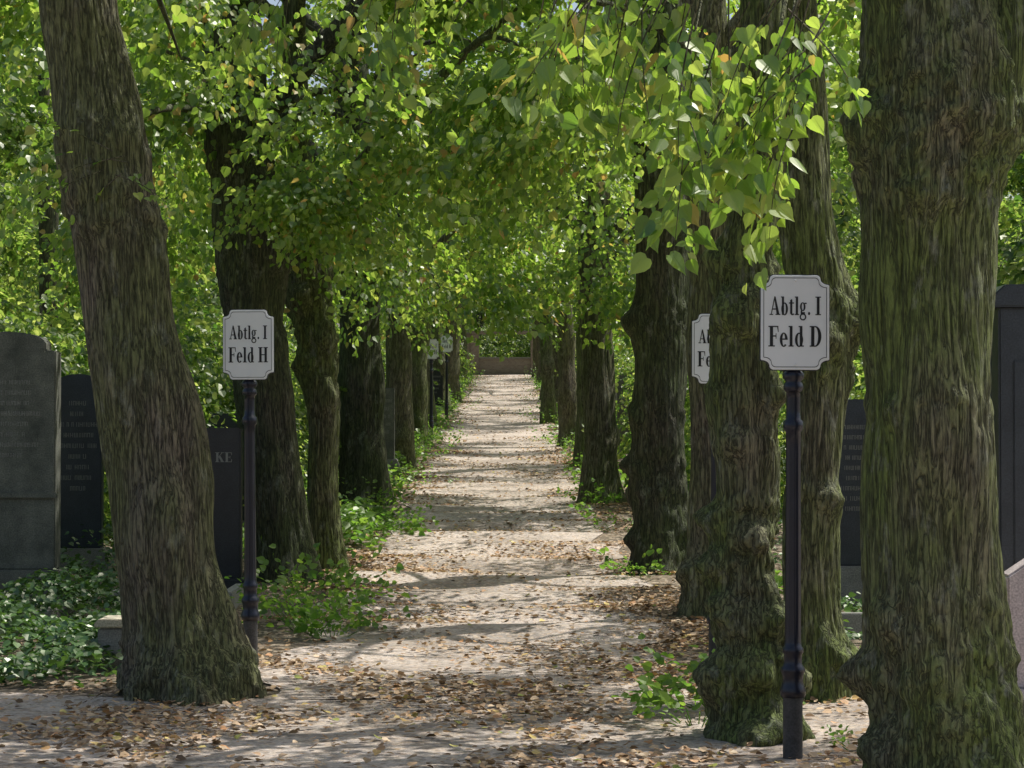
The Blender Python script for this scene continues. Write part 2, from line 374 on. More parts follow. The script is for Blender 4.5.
r1ex=[([(-.08,0,2.9),(-.2,-.1,3.5),(-.35,-.2,4.3),(-.6,-.3,5.5)],[.2,.19,.16,.08]),
      ([(.1,0,2.9),(.3,0,3.5),(.5,0,4.4),(.9,.1,5.6)],[.19,.17,.14,.08]),
      ([(-.3,-.1,3.6),(-.6,-.7,3.9),(-.95,-1.3,3.75),(-1.4,-1.9,3.45)],[.06,.035,.022,.008]),
      ([(-.3,-.1,3.8),(-.9,-.3,4.3),(-1.6,-.5,4.3),(-2.4,-.2,4.0)],[.06,.04,.025,.01])]
linden(1.97,9.7,[(.04,0,-.15,.33),(.02,0,.1,.33),(-.07,0,.6,.285),(-.09,0,1.0,.275),(-.11,0,1.4,.28),(-.12,0,1.7,.265),(-.13,0,2.1,.275),(-.1,0,2.5,.29),(-.08,0,3.15,.33),(-.08,0,3.8,.25),(-.1,0,5,.2)],CR_high[1],M_barkg,2.1,seg=280,dz=.018,flare=.3,ridge=.01,seed=5,zlo=4.6,lump=.1,
  burls=[(3.4,3.05,.12,.13),(2.9,.62,.13,.11),(3.9,1.8,.05,.06),(-.2,3.1,.07,.2),(3.3,.3,.09,.12),(3.6,.9,.06,.08),(4.3,2.75,.04,.09)],extra=r1ex)
linden(1.25,11.2,[(.05,0,-.15,.2),(.04,0,.1,.18),(.03,0,.5,.15),(-.05,0,.95,.14),(.01,0,1.35,.165),(-.04,0,1.75,.17),(-.03,0,2.05,.15),(-.06,0,2.4,.13),(.02,0,2.9,.12),(.05,0,4.2,.11)],None,M_barkg,0,seg=200,dz=.018,flare=.55,ridge=.009,seed=6,zlo=4.6,top=7,lump=.18,
  burls=[(3.3,1.02,.14,.085),(3.8,.78,.12,.08),(2.9,1.28,.11,.07),(3.4,.45,.14,.11),(-1.3,.2,.09,.12),(4.6,.52,.12,.11),(4.3,2.3,.11,.1),(3.0,2.6,.1,.1),(4.9,1.15,.09,.08),(5.3,.78,.1,.09),(.2,.45,.1,.12),(4.2,1.65,.06,.07),(5.6,1.9,.08,.08),(4.2,.15,.08,.1)])
linden(1.74,12.6,[(.05,0,-.15,.19),(.03,0,.1,.18),(-.02,0,.7,.155),(.0,0,1.2,.15),(.09,0,2.2,.18),(-.02,0,2.8,.15),(-.1,0,4.2,.14)],CR_high[0],M_barkg,4,seg=160,dz=.022,flare=.5,ridge=.01,seed=7,zlo=4.6,lump=.14,burls=[(-.2,2.35,.12,.12),(3.3,2.1,.08,.12),(4.6,2.2,.08,.1),(-.5,.4,.1,.12),(5.2,1.3,.06,.08)])
linden(1.62,17.6,[(0,0,-.15,.2),(0,0,.1,.19),(.03,0,1,.17),(0,0,2,.18),(.0,0,4,.17)],CR_mid[2],M_bark,5,seg=96,dz=.04,flare=.6,ridge=.01,seed=8,zlo=4.2,lump=.12,burls=[(3.8,.5,.1,.12)])
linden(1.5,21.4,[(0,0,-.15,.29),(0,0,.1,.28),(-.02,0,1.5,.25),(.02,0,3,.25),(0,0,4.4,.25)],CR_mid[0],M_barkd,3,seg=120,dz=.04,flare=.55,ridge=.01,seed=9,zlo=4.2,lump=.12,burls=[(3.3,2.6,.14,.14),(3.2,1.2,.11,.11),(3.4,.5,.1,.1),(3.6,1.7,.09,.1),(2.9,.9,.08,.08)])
linden(1.28,30.3,[(0,0,-.15,.25),(0,0,.1,.24),(-.03,0,2,.22),(-.1,0,4,.21)],CR_low[1],M_bark,1,seg=72,dz=.06,flare=.6,ridge=.01,seed=10,zlo=3.2,lump=.14,burls=[(.5,1.0,.08,.12)])
yy=38.5; k=0; FAR=[]
while yy<98:
    for sx in (-1,1):
        X=(-1.95 if sx<0 else 1.35)+rng.normal(0,.12); Y=yy+rng.normal(0,.9)+(1 if sx>0 else 0)
        rr=rng.uniform(.17,.29); ln=rng.normal(0,.16); FAR.append((X,Y))
        linden(X,Y,[(0,0,-.15,rr),(0,0,.1,rr),(ln*.5,0,2,rr*.92),(ln,0,4.5,rr*.9)],CR_mid[(k+(sx>0))%3],random.choice([M_bark,M_barkg,M_barkg]),rng.uniform(0,6),seg=32,dz=.1,flare=.5,seed=20+k*2+(sx>0),zlo=3,lump=.14,burls=[(rng.uniform(0,6),rng.uniform(.5,2.5),.08,.15)])
    yy+=8.3; k+=1

# hanging boughs of the avenue ------------------------------------
SPRn=[base_spray(rng,.5,15,.08) for _ in range(10)]
def near_blob(Lv,c,rad,n,azc=math.pi,droop=.9):
    for _ in range(n):
        v=unit(rng.normal(0,1,3))*rng.uniform(.1,1)**.5; o=np.array(c)+v*np.array(rad)
        Lv.spray(o,azc+rng.normal(0,1.1),-droop+rng.normal(0,.3),rng.normal(0,.4),rng.uniform(.7,1.1),1,SPRn)
def twigs(name,Lv,parent):
    P=[]
    for o,R,sc in Lv.axes:
        L=.5*sc; pts=[o+R@np.array([t*L,0,-.22*L*t*t]) for t in (-.25,.3,.65,1)]
        P.append((pts,[.004,.003,.002,.001]))
    obj(name,tubes_mesh(name,P,M_bark,5),parent)
hb=empty('overhanging_linden_branch')
LN=Leaves()
for c,rad,n in [((.85,8.0,3.02),(.33,.5,.26),18),((.50,8.1,3.12),(.3,.4,.12),9),((1.0,8.0,2.70),(.09,.15,.14),4),((.72,7.9,2.74),(.15,.2,.14),4),
                ((.28,8.3,3.22),(.25,.4,.10),4),((1.1,8.1,3.05),(.18,.3,.25),6),((-.3,11,3.8),(.6,.5,.14),9),((.4,10.5,3.65),(.6,.5,.16),12),
                ((-1.0,12,4.0),(.5,.5,.12),7),((1.0,10.2,3.35),(.4,.3,.3),12),((1.15,10.6,3.0),(.25,.15,.2),6)]:
    near_blob(LN,c,rad,n)
obj('leaves',LN.mesh('near_leaves',M_leaf,True),hb); twigs('twigs',LN,hb)
obj('boughs',tubes_mesh('boughs',[([(1.6,9.5,3.6),(1.1,8.8,3.7),(.6,8.3,3.5),(.2,8.2,3.3)],[.03,.02,.012,.004]),
   ([(1.3,9.1,3.7),(1.1,8.4,3.4),(1.0,8.1,3.0),(.97,8.0,2.7)],[.018,.012,.008,.003]),
   ([(1.5,9.6,3.9),(.6,10.3,3.95),(-.3,11,3.9),(-1.2,12,4.05)],[.03,.022,.015,.005])],M_bark,8),hb)
LB=Leaves()
for c,n in [((-1.5,20,4.3),24),((-1.95,20,5.0),20),((-1.0,20,4.6),16),((-1.65,20.2,3.55),16),((-1.35,24,3.6),22),((-1.15,32,3.9),22),((-.9,28,4.5),22),
            ((-1.9,25,4.3),22),((1.35,33,4.2),16),((1.45,45,4.5),18),((.8,25,4.7),14),((.3,26,5.3),16),((-.3,24,5.4),16),((-1.6,38,4.0),20),((-1.5,16,4.4),12),
            ((.9,17,4.6),10),((.1,16,4.8),9),((-2.6,16.5,4.6),8),((-3.3,18,3.9),12),((-1.4,27,3.4),12),
            ((1.15,18,4.1),16),((1.1,26,4.2),16),((.8,34,4.6),16),((1.5,15.3,3.75),12),((-2.6,19.3,4.9),14),((1.25,28.8,3.7),16),((1.35,28.3,4.4),16),
            ((-1.9,27.8,3.9),16),((1.5,38,3.7),18),((1.6,50,4.5),16),((1.5,20,4.6),14),((-2.0,44,4.1),16),((-1.5,22.5,3.1),10),((-1.3,18.5,4.1),12)]:
    blob(LB,rng,c,(.65,.9,.42),n,sc=.95,droop=.5,lsc=.92)
lb=empty('linden_bough_foliage'); obj('leaves',LB.mesh('bough_leaves',M_leaf),lb)
bp=[]
for a,b in [((-2.5,20.6,4.2),(-1.5,20,4.4)),((-2.5,20.6,4.4),(-1.0,20,4.6)),((-2.0,21.5,3.3),(-1.65,20.2,3.6)),((-2.0,29.5,4.5),(-.9,28,4.5)),((-2.0,29.5,4.2),(-1.35,24.5,3.7)),
            ((1.5,21.4,4.6),(.3,25,5.3)),((1.62,17.6,4.4),(.5,16.5,4.8)),((-2.6,12.9,5),(-2.6,16.5,4.7)),((-2.6,20.5,4.4),(-3.3,18,4.0)),((-2.0,30,4.6),(-1.15,32,3.8))]:
    a=np.array(a);b=np.array(b); bp.append(([a,(a+b)/2+[0,0,.2],b,b+(b-a)*.25-[0,0,.15]],[.05,.035,.02,.006]))
obj('boughs',tubes_mesh('boughs',bp,M_barkd,8),lb)
ss=empty('linden_side_shoot'); LS=Leaves()
for o,az,pt in [((-2.3,12.5,3.1),math.pi,-.2),((-2.25,12.5,3.1),2.6,.2),((-2.4,12.45,3.0),3.6,-.4),((-2.2,12.5,3.0),-.6,-.3),((-2.35,12.5,3.2),2.9,.5),((-2.3,12.5,2.95),3.4,-.7)]:
    LS.spray(o,az,pt,.2,.9,.8,SPRn)
obj('leaves',LS.mesh('shoot_leaves',M_leaf,True),ss); twigs('twigs',LS,ss)

# ------------------------------------------------------------ background woodland
bg=empty('background_trees')
pos=[]
r=np.random.default_rng(99)
for y in np.arange(26,112,9):
    for sx in (-1,1):
        for xb in (9.5,16,25):
            pos.append((sx*(xb+r.uniform(-1.5,1.5)),y+r.uniform(-3,3)))
for x in np.arange(-30,31,6): pos.append((x+r.uniform(-1,1),113+r.uniform(0,4))); pos.append((x+3,124+r.uniform(0,6)))
pos+=[(-1.5,112),(2.5,110),(.5,118)]
tm=[]
for i in range(3):
    rr=.2+.03*i; c=[(0,0,-.3,rr),(0,0,.1,rr),(.1*i,.1,3,rr*.85),(.2,.1,7,rr*.6),(.2,.2,11,rr*.2)]
    t=trunk_mesh('bg_trunk_%d'%i,c,M_barkd,16,.3,.4,0,(),60+i); tm.append(t)
for i,(x,y) in enumerate(pos):
    s=r.uniform(.85,1.25); rz=r.uniform(0,6.28); z=G(x,y)
    obj('trunk',tm[i%3],bg,(x,y,z),rz,s); obj('crown',CR_bg[i%3],bg,(x,y,z),rz,(s,s,s*r.uniform(.8,1.05)))
for (x,y,s) in [(-5.2,24,1.),(-3.6,27,.7),(-6.5,20,1.1),(-4.6,33,1.),(-3.8,40,.8),(3.4,28,.7),(4.8,23,.9),(3.6,35,.8),(5.8,19,.8),(-3.6,52,.9),(3.5,48,.8),(-8,28,1.3),(7.5,29,1.3),(-3.6,66,.9),(3.4,64,.9),(-1.6,106,1.0),(.3,107,1.1),(1.9,106.5,1.0),(-3.0,84,.9),(2.9,82,.9),
                (-3.4,30.5,.8),(-4.6,27,1.0),(-6,36,1.3),(-3.6,46,.9),(5.5,33,1.2),(3.8,42,.9),(-3.3,24.9,.55),(4.0,19.5,.6),(3.2,31,.8),(-3.6,58,1.),(3.6,55,1.)]:
    obj('shrub',CR_shrub[int(x*10)%2],None,(x,y,G(x,y)-.1),x,s)

# ------------------------------------------------------------ ground vegetation
def groundcover(name,boxes,matl,size,hmax,seed):
    r=np.random.default_rng(seed); P=[]
    for x0,x1,y0,y1,n,h in boxes:
        x=r.uniform(x0,x1,n); y=r.uniform(y0,y1,n)
        hh=h*(.5+.5*np.sin(x*2.3+y*1.1)*np.sin(y*1.9-x))
        edge=np.clip(np.minimum(np.minimum(x-x0,x1-x),np.minimum(y-y0,y1-y))/.35,0,1)
        keep=r.random(n)<.15+.85*edge*np.clip(.55+.6*np.sin(x*3.1+y*.9)*np.sin(y*2.1),.15,1)
        z=gz(x,y)+.01+r.random(n)**.6*hh*edge+.015
        P.append(np.stack([x,y,z],-1)[keep])
    P=np.concatenate(P); n=len(P)
    a=r.uniform(0,6.28,n); D=np.stack([np.cos(a),np.sin(a),-.25+r.normal(0,.35,n)],-1)
    Nn=np.stack([r.normal(0,.45,n),r.normal(-.2,.45,n),np.ones(n)],-1)
    return obj(name,leaves_mesh(name,P,D,Nn,size*r.uniform(.6,1.25,n),matl))
groundcover('ivy_ground_cover',[(-7,-2.3,13.1,17.6,26000,.42),(-7,-2.6,17.6,26,12000,.55),(2.1,7,12.8,19,9000,.3),(2.2,7,19,34,8000,.35),(-8,-2.6,26,45,8000,.4)],M_ivy,.06,.3,3)
groundcover('undergrowth',[(-9,-2.4,45,100,9000,.6),(2.0,9,34,100,11000,.6),(-2.4,-1.5,31,99,7500,.5),(1.05,2.0,32,99,6500,.5),(-2.2,-1.4,23.5,28,2200,.45),(-3.2,-2.2,22,44,5000,.6),(1.7,2.6,19,32,3500,.4)],M_weed,.1,.5,4)
def weed(x,y,n,h,rad,seed):
    r=np.random.default_rng(seed); Lv=Leaves(); lib=[base_spray(r,.3,11,.07) for _ in range(4)]
    z=G(x,y); st=[]
    for i in range(n):
        a=r.uniform(0,6.28); q=rad*r.random()**.5; o=np.array([x+q*math.cos(a),y+q*math.sin(a),z+r.uniform(0,.3)*h])
        Lv.spray(o,a,r.uniform(.2,1.3),r.normal(0,.4),h/.3*r.uniform(.6,1.1),.9*.3/h if h>.3 else 1,lib)
        st.append(([(x+q*.4*math.cos(a),y+q*.4*math.sin(a),z-.02),o],[.004,.003]))
    e=empty('weed_plant'); obj('leaves',Lv.mesh('weed_leaves',M_weed),e); obj('stems',tubes_mesh('weed_stems',st,M_weed,5),e)
weed(-1.5,16.4,36,.55,.28,1); weed(-1.3,16.2,16,.28,.22,2); weed(-1.75,17.6,20,.45,.3,31)
weed(-1.6,26,32,.42,.4,3); weed(-1.45,25.2,20,.3,.32,4); weed(-1.6,33,22,.5,.4,5); weed(-1.6,42,20,.55,.4,6)
weed(1.16,12.3,28,.32,.24,7); weed(1.0,11.6,24,.3,.2,8); weed(1.95,13.4,16,.35,.2,9); weed(1.3,26,18,.35,.3,10); weed(1.2,36,16,.4,.3,11)
weed(2.15,11.2,9,.18,.2,12); weed(2.3,9.2,6,.12,.2,13); weed(-1.6,50,14,.55,.4,14); weed(1.1,48,14,.5,.4,15); weed(1.72,10.7,6,.14,.15,16); weed(2.0,15.2,14,.4,.25,17)
weed(1.2,20.6,12,.25,.25,18); weed(1.15,29.4,16,.35,.3,19); weed(-1.75,19.6,12,.3,.25,20); weed(-1.6,28.4,18,.45,.3,21)
for i,(X,Y) in enumerate(FAR[2:]): weed(X*.88,Y-.7,12,.55,.38,60+i)

def litter():
    r=np.random.default_rng(5); XS=[];YS=[]
    def add(x0,x1,y0,y1,n,fn=None):
        x=r.uniform(x0,x1,n); y=y0+(y1-y0)*r.random(n)
        d=np.clip(.4+.95*np.sin(x*2.1+1.3*np.sin(y*.9))*np.sin(y*1.4+x)+.3*np.sin(x*6+y*2)*np.sin(y*5-x),.08,1)
        if fn is not None: d=d*fn(x,y)
        k=r.random(n)<d; XS.append(x[k]);YS.append(y[k])
    add(-3.2,3.2,9,13.2,16000)
    edge=lambda x,y: np.clip(.28+.8*np.abs((x+.18)/1.3)**2,0,1)
    add(-2.1,1.9,13,24,38000,edge); add(-2.3,2.1,24,45,34000,edge); add(-2.3,2.1,45,100,24000,edge)
    add(-7,-2,13,30,5000); add(2,7,10,30,6000)
    x=np.concatenate(XS);y=np.concatenate(YS);n=len(x)
    a=r.uniform(0,6.28,n); D=np.stack([np.cos(a),np.sin(a),r.normal(.05,.2,n)],-1)
    Nn=np.stack([r.normal(0,.3,n),r.normal(0,.3,n),np.ones(n)],-1)
    P=np.stack([x,y,gz(x,y)+.02+r.random(n)*.012],-1)
    obj('fallen_leaves',leaves_mesh('fallen_leaves',P,D,Nn,r.uniform(.016,.058,n)*np.where(y>40,1.3,1),M_litter))
litter()

# ------------------------------------------------------------ lettering
def rect(x0,x1,y0,y1): return [(x0,y0),(x1,y0),(x1,y1),(x0,y1)]
def ring(cx,cy,ro,ri,a0=0,a1=360,n=28):
    out=[]; A=[math.radians(a0+(a1-a0)*i/n) for i in range(n+1)]
    for i in range(n):
        p=lambda a,r:(cx+r[0]*math.cos(a),cy+r[1]*math.sin(a))
        out.append([p(A[i],ro),p(A[i+1],ro),p(A[i+1],ri),p(A[i],ri)])
    return out
def glyph(ch):
    s=.055
    if ch=='I': return .46,[rect(.12,.34,0,1),rect(0,.46,1-s,1),rect(0,.46,0,s)]
    if ch=='F': return .72,[rect(.1,.32,0,1),rect(0,.44,0,s),rect(0,.68,1-s,1),[(.6,1-s),(.68,1-s),(.7,.7),(.66,.7)],rect(.3,.52,.48,.54),rect(.5,.55,.38,.64)]
    if ch=='E': return .74,[rect(.1,.32,0,1),rect(0,.68,0,s),rect(0,.68,1-s,1),[(.6,1-s),(.68,1-s),(.7,.72),(.66,.72)],[(.62,s),(.66,.3),(.7,.3),(.7,s)],rect(.3,.52,.48,.54),rect(.5,.55,.38,.64)]
    if ch=='K': return .88,[rect(.1,.32,0,1),rect(0,.42,0,s),rect(0,.42,1-s,1),[(.3,.42),(.3,.52),(.66,1),(.74,1)],[(.36,.5),(.5,.66),(.86,0),(.6,0)],rect(.52,.88,0,s),rect(.55,.84,1-s,1)]
    if ch=='D': return .84,[rect(.1,.32,0,1),rect(0,.42,0,s),rect(0,.42,1-s,1)]+ring(.38,.5,(.42,.5),(.2,.445),-90,90)
    if ch=='H': return .92,[rect(.1,.32,0,1),rect(.6,.82,0,1),rect(0,.42,0,s),rect(0,.42,1-s,1),rect(.5,.92,0,s),rect(.5,.92,1-s,1),rect(.3,.62,.47,.53)]
    if ch=='A': return .9,[[(.1,0),(.17,0),(.44,.86),(.40,1)],[(.38,1),(.5,1),(.84,0),(.6,0)],rect(.2,.64,.29,.35),rect(0,.3,0,s),rect(.5,.9,0,s)]
    if ch=='l': return .36,[rect(.08,.27,0,1),rect(0,.2,1-s,1),rect(0,.35,0,s)]
    if ch=='b': return .62,[rect(.08,.26,0,1),rect(0,.2,1-s,1)]+ring(.31,.33,(.28,.35),(.1,.29))
    if ch=='d': return .64,[rect(.36,.54,0,1),rect(.28,.5,1-s,1),rect(.5,.64,0,s)]+ring(.31,.33,(.28,.35),(.1,.29))
    if ch=='t': return .44,[rect(.1,.28,.08,.82),rect(0,.42,.62,.68),[(.1,.68),(.1,.74),(.2,.86),(.28,.86)]]+ring(.29,.14,(.19,.15),(.02,.09),180,330,12)
    if ch=='e': return .56,ring(.28,.33,(.27,.35),(.09,.29),0,315)+[rect(.1,.55,.33,.39)]
    if ch=='g': return .6,ring(.25,.45,(.23,.24),(.08,.19))+[rect(.4,.58,.6,.67),[(.08,.24),(.2,.24),(.2,.1),(.08,.06)],rect(.1,.44,.03,.16)]+ring(.27,-.1,(.28,.19),(.17,.12))
    if ch=='.': return .26,[[(.13+.09*math.cos(a),.085+.09*math.sin(a)) for a in np.linspace(0,6.28,13)[:-1]]]
    return .3,[]
def text_mesh(txt,h,width,matl):
    """centred on x, baseline y=0, in XZ plane facing -Y"""
    x=0;items=[]
    for ch in txt:
        w,P=glyph(ch); items+=[[(px+x,py) for px,py in p] for p in P]; x+=w+.05
    tot=x-.05; kx=width/tot; V=[];F=[]
    for i,p in enumerate(items):
        b=len(V); V+=[((px-tot/2)*kx,-.00003*(i%9),py*h) for px,py in p]; F.append(list(range(b,b+len(p))))
    return newmesh('lettering',V,F,matl)
def prism(name,outline,t,matl,bev=.003):
    """outline in XZ, extruded along Y from 0 (front) to t"""
    n=len(outline); V=[(x,0,z) for x,z in outline]+[(x,t,z) for x,z in outline]
    F=[list(range(n)),list(range(2*n-1,n-1,-1))]+[[i,i+n,(i+1)%n+n,(i+1)%n] for i in range(n)]
    me=newmesh(name,V,F,matl)
    bm=bmesh.new(); bm.from_mesh(me); bmesh.ops.recalc_face_normals(bm,faces=bm.faces)
    if bev: bmesh.ops.bevel(bm,geom=[e for e in bm.edges if len(e.link_faces)==2 and e.calc_face_angle(0)>.35],offset=bev,segments=2,affect='EDGES')
    bm.to_mesh(me); bm.free(); return me
def plate_outline(w,h,inset=0):
    w-=inset;h-=inset
    ra,rb=.020,.026
    q=[(0,h),(w*.62,h)]
    x0=w*.62
    for a in np.linspace(75,0,5): q.append((x0+ra*math.cos(math.radians(a)),h-ra+ra*math.sin(math.radians(a))))
    x1=x0+ra
    for a in np.linspace(180,270,7)[1:]: q.append((w+(w-x1)*math.cos(math.radians(a)),h-ra+rb*math.sin(math.radians(a))))
    right=q+[(x,-z) for x,z in q[::-1]]
    out=right+[(-x,z) for x,z in right[::-1]]
    res=[]
    for p in out:
        if not res or (abs(p[0]-res[-1][0])+abs(p[1]-res[-1][1]))>1e-5: res.append(p)
    if abs(res[0][0]-res[-1][0])+abs(res[0][1]-res[-1][1])<1e-5: res.pop()
    return res[::-1]
def lathe(name,prof,seg,matl,flute=None):
    V=[];F=[];n=len(prof)
    for z,r_ in prof:
        for j in range(seg):
            a=2*math.pi*j/seg; rr=r_
            if flute and flute[0]<z<flute[1]: rr=r_*(1-.09*(.5+.5*math.cos(10*a)))
            V.append((rr*math.cos(a),rr*math.sin(a),z))
    for i in range(n-1):
        for j in range(seg):
            F.append([i*seg+j,i*seg+(j+1)%seg,(i+1)*seg+(j+1)%seg,(i+1)*seg+j])
    F.append([ (n-1)*seg+j for j in range(seg)])
    me=newmesh(name,V,F,matl)
    me.polygons.foreach_set('use_smooth',[True]*len(me.polygons)); return me
def pr():
    p=[(.30,.052),(.30,.058),(.33,.062),(.35,.055),(.37,.048),(.40,.050),(.42,.058),(.435,.058),(.45,.047),(.46,.043),(.50,.043),(.51,.05),(.53,.05),(.54,.042),(.56,.039)]
    for z in np.arange(.6,1.55,.05): p.append((float(z),.039-.004*(z-.6)))
    p+=[(1.56,.037),(1.57,.047),(1.59,.049),(1.61,.047),(1.62,.036)]
    for z in np.arange(1.66,1.75,.03): p.append((float(z),.034))
    p+=[(1.75,.036),(1.76,.046),(1.775,.048),(1.79,.044),(1.80,.036),(1.815,.05),(1.835,.052),(1.85,.04),(1.86,.0)]
    return p
POLE=lathe('pole',pr(),40,M_pole,(.57,1.55))
PIPE=lathe('base_pipe',[(-.2,.047),(.29,.047),(.305,.05),(.305,.0)],24,M_pipe)
PW,PH=.163,.225
PLATE=prism('plate',plate_outline(PW,PH),.012,M_plate,.003)
def border_mesh():
    a=plate_outline(PW,PH,.012); b=plate_outline(PW,PH,.0148); n=len(a)
    if len(b)!=n: return None
    V=[(x,0,z) for x,z in a]+[(x,0,z) for x,z in b]
    return newmesh('border',V,[[i,(i+1)%n,(i+1)%n+n,i+n] for i in range(n)],M_ink)
BORD=border_mesh()
BACK=prism('backing_frame',plate_outline(PW+.004,PH+.004),.014,M_pole,.002)
def sign(x,y,l1,l2,rz=0,tilt=0):
    z=G(x,y); e=empty('cemetery_section_sign',(x,y,z),rz); e.rotation_euler=(0,tilt,rz)
    obj('pole',POLE,e); obj('base_pipe',PIPE,e)
    zc=1.855+PH
    obj('plate',PLATE,e,(0,-.052,zc)); obj('backing_frame',BACK,e,(0,-.038,zc))
    if BORD: obj('border',BORD,e,(0,-.0535,zc))
    obj('line_1',text_mesh(l1,.088,.245,M_ink),e,(0,-.0545,zc+.035))
    obj('line_2',text_mesh(l2,.098,.255,M_ink),e,(0,-.0545,zc-.115))
    obj('bracket',prism('bracket',[(-.012,-.06),(.012,-.06),(.02,.30),(-.02,.30)],.02,M_pole),e,(0,-.022,1.84))
    for dz in (-.2,.2):
        rv=lathe('rivet',[(0,.006),(.003,.0055),(.005,.003)],12,M_plate); o=obj('rivet',rv,e,(0,-.053,zc+dz)); o.rotation_euler=(math.pi/2,0,0)
sign(1.355,10.45,'Abtlg. I','Feld D',0.02,.004)
sign(-1.665,14.2,'Abtlg. I','Feld H',-.02,-.006)
sign(1.345,14.2,'Abtlg. I','Feld D',.0,.004)
sign(-1.75,50,'Abtlg. I','Feld H',0,0)
sign(-1.68,60,'Abtlg. I','Feld H',0,0)

# ------------------------------------------------------------ gravestones
def marks(w,z0,z1,rows,matl,seed):
    r=random.Random(seed);V=[];F=[]
    for i in range(rows):
        z=z1-(z1-z0)*(i+.5)/rows; hh=(z1-z0)/rows*.42; half=w*.5*r.uniform(.4,.95); x=-half
        while x<half:
            cw=hh*r.uniform(.45,.75)
            for k in range(2):
                bx=x+k*cw*.7; b=len(V); V+=[(bx,0,z),(bx+hh*.13,0,z),(bx+hh*.13,0,z+hh),(bx,0,z+hh)]; F.append([b,b+1,b+2,b+3])
            if r.random()<.7:
                zz=z+hh*r.choice([.0,.42,.85]); b=len(V); V+=[(x+hh*.14,0,zz),(x+cw*.69,0,zz),(x+cw*.69,0,zz+hh*.1),(x+hh*.14,0,zz+hh*.1)]; F.append([b,b+1,b+2,b+3])
            x+=cw*1.25 if r.random()<.85 else cw*2.2
    return newmesh('inscription',V,F,matl)
def grave(x,y,w,h,t,style,matl,basem=None,rz=0,insc=0,plinth=.25,seed=0,name='gravestone',lean=0):
    e=empty(name,(x,y,G(x,y)-.06),rz); e.rotation_euler=(0,lean,rz)
    basem=basem or matl
    obj('plinth',prism('plinth',[(-w/2-.08,0),(w/2+.08,0),(w/2+.08,plinth*.7),(w/2+.04,plinth),(-w/2-.04,plinth),(-w/2-.08,plinth*.7)],t+.16,basem,.01),e,(0,-.08,0))
    z0=plinth; hw=w/2; H=h
    if style=='round': o=[(-hw,z0),(hw,z0)]+[(hw*math.cos(a),H-hw*.45+hw*.45*math.sin(a)) for a in np.linspace(0,math.pi,15)]
    elif style=='shoulder': o=[(-hw,z0),(hw,z0),(hw,H-.16),(hw*.8,H-.16),(hw*.8,H-.1)]+[(hw*.8*math.cos(a),H-.1+.1*math.sin(a)) for a in np.linspace(.2,math.pi-.2,9)]+[(-hw*.8,H-.1),(-hw*.8,H-.16),(-hw,H-.16)]
    elif style=='gable': o=[(-hw,z0),(hw,z0),(hw,H-.14),(0,H),(-hw,H-.14)]
    else: o=[(-hw,z0),(hw,z0),(hw,H),(-hw,H)]
    obj('stele',prism('stele',o,t,matl,.012),e)
    if style=='cap': obj('cornice',prism('cornice',[(-hw-.05,H+.003),(hw+.05,H+.003),(hw+.06,H+.06),(hw*.9,H+.14),(-hw*.9,H+.14),(-hw-.06,H+.06)],t+.1,matl,.01),e,(0,-.05,0))
    if insc<0:
        obj('panel',prism('panel',rect(-hw*.72,hw*.72,z0+.35,H-.32),.02,M_gran if matl is M_slate else matl,.006),e,(0,-.012,0))
    if insc>0: obj('inscription',marks(w*.78,z0+(H-z0)*.3,z0+(H-z0)*.85,insc,M_insc,seed),e,(0,-.003,0))
    return e
g=grave(-4.22,18.4,.84,2.35,.24,'shoulder',M_slate,M_slate,.0,0,.35)
obj('inscription',marks(.6,1.25,1.95,8,M_grey,40),g,(0,-.003,0))
obj('ledge',prism('ledge',rect(-.44,.44,.95,1.0),.03,M_slate,.008),g,(0,-.031,0))
grave(-4.2,21.4,.46,2.0,.16,'round',M_gran,M_grey,.03,9,.3,1)
grave(-3.75,22.3,.36,1.75,.15,'flat',M_gran,M_grey,-.02,6,.25,2)
g=grave(-2.62,19.2,.56,1.5,.14,'flat',M_granb,M_granb,.0,0,.18,3)
obj('name_lettering',text_mesh('KE',.085,.15,M_insc),g,(.13,-.004,1.2))
grave(-5.3,23,.7,2.1,.2,'shoulder',M_gran,M_grey,0,8,.3,4)
grave(-3.1,24.5,.5,1.5,.2,'flat',M_gran,M_grey,0,8,.3,24)
grave(-2.45,33.5,.5,1.3,.15,'flat',M_granb,M_grey,0,5,.2,5)
grave(-2.1,37.0,.36,1.5,.2,'flat',M_slate,M_grey,0,5,.3,6)
grave(-2.3,41.5,.5,1.3,.2,'round',M_granb,M_grey,0,4,.3,7)
for i,(x,y) in enumerate([(-2.5,47),(-2.4,53),(-2.3,58),(-2.2,64),(-2.3,72),(2.5,44),(2.3,52),(2.2,61),(2.2,70),(-3.6,45),(3.7,40),(3.4,57)]):
    grave(x,y,.6,1.3+.4*((i*7)%3)/2,.18,['flat','round','cap','shoulder'][i%4],[M_gran,M_granb,M_grey,M_slate][(i*3)%4],M_grey,0,5,.25,20+i)
grave(2.86,18,.52,1.75,.16,'round',M_gran,M_grey,0,9,.38,8)
grave(3.45,17.6,.5,1.7,.16,'round',M_gran,M_grey,.0,8,.35,11)
grave(3.55,24.3,.5,2.55,.2,'shoulder',M_grey,M_grey,0,0,.35,9)
grave(3.75,26,.3,2.7,.2,'flat',M_gran,M_grey,0,0,.3,12)
grave(3.27,13.2,.62,2.35,.22,'cap',M_gran,M_slate,0,-1,.4,10)
grave(4.4,21,.7,2.1,.2,'flat',M_gran,M_grey,0,8,.3,13)
grave(-6.2,19,.7,2.1,.2,'round',M_gran,M_grey,0,8,.3,14)
grave(-5.6,30,.7,2.4,.2,'gable',M_grey,M_grey,0,6,.3,15)
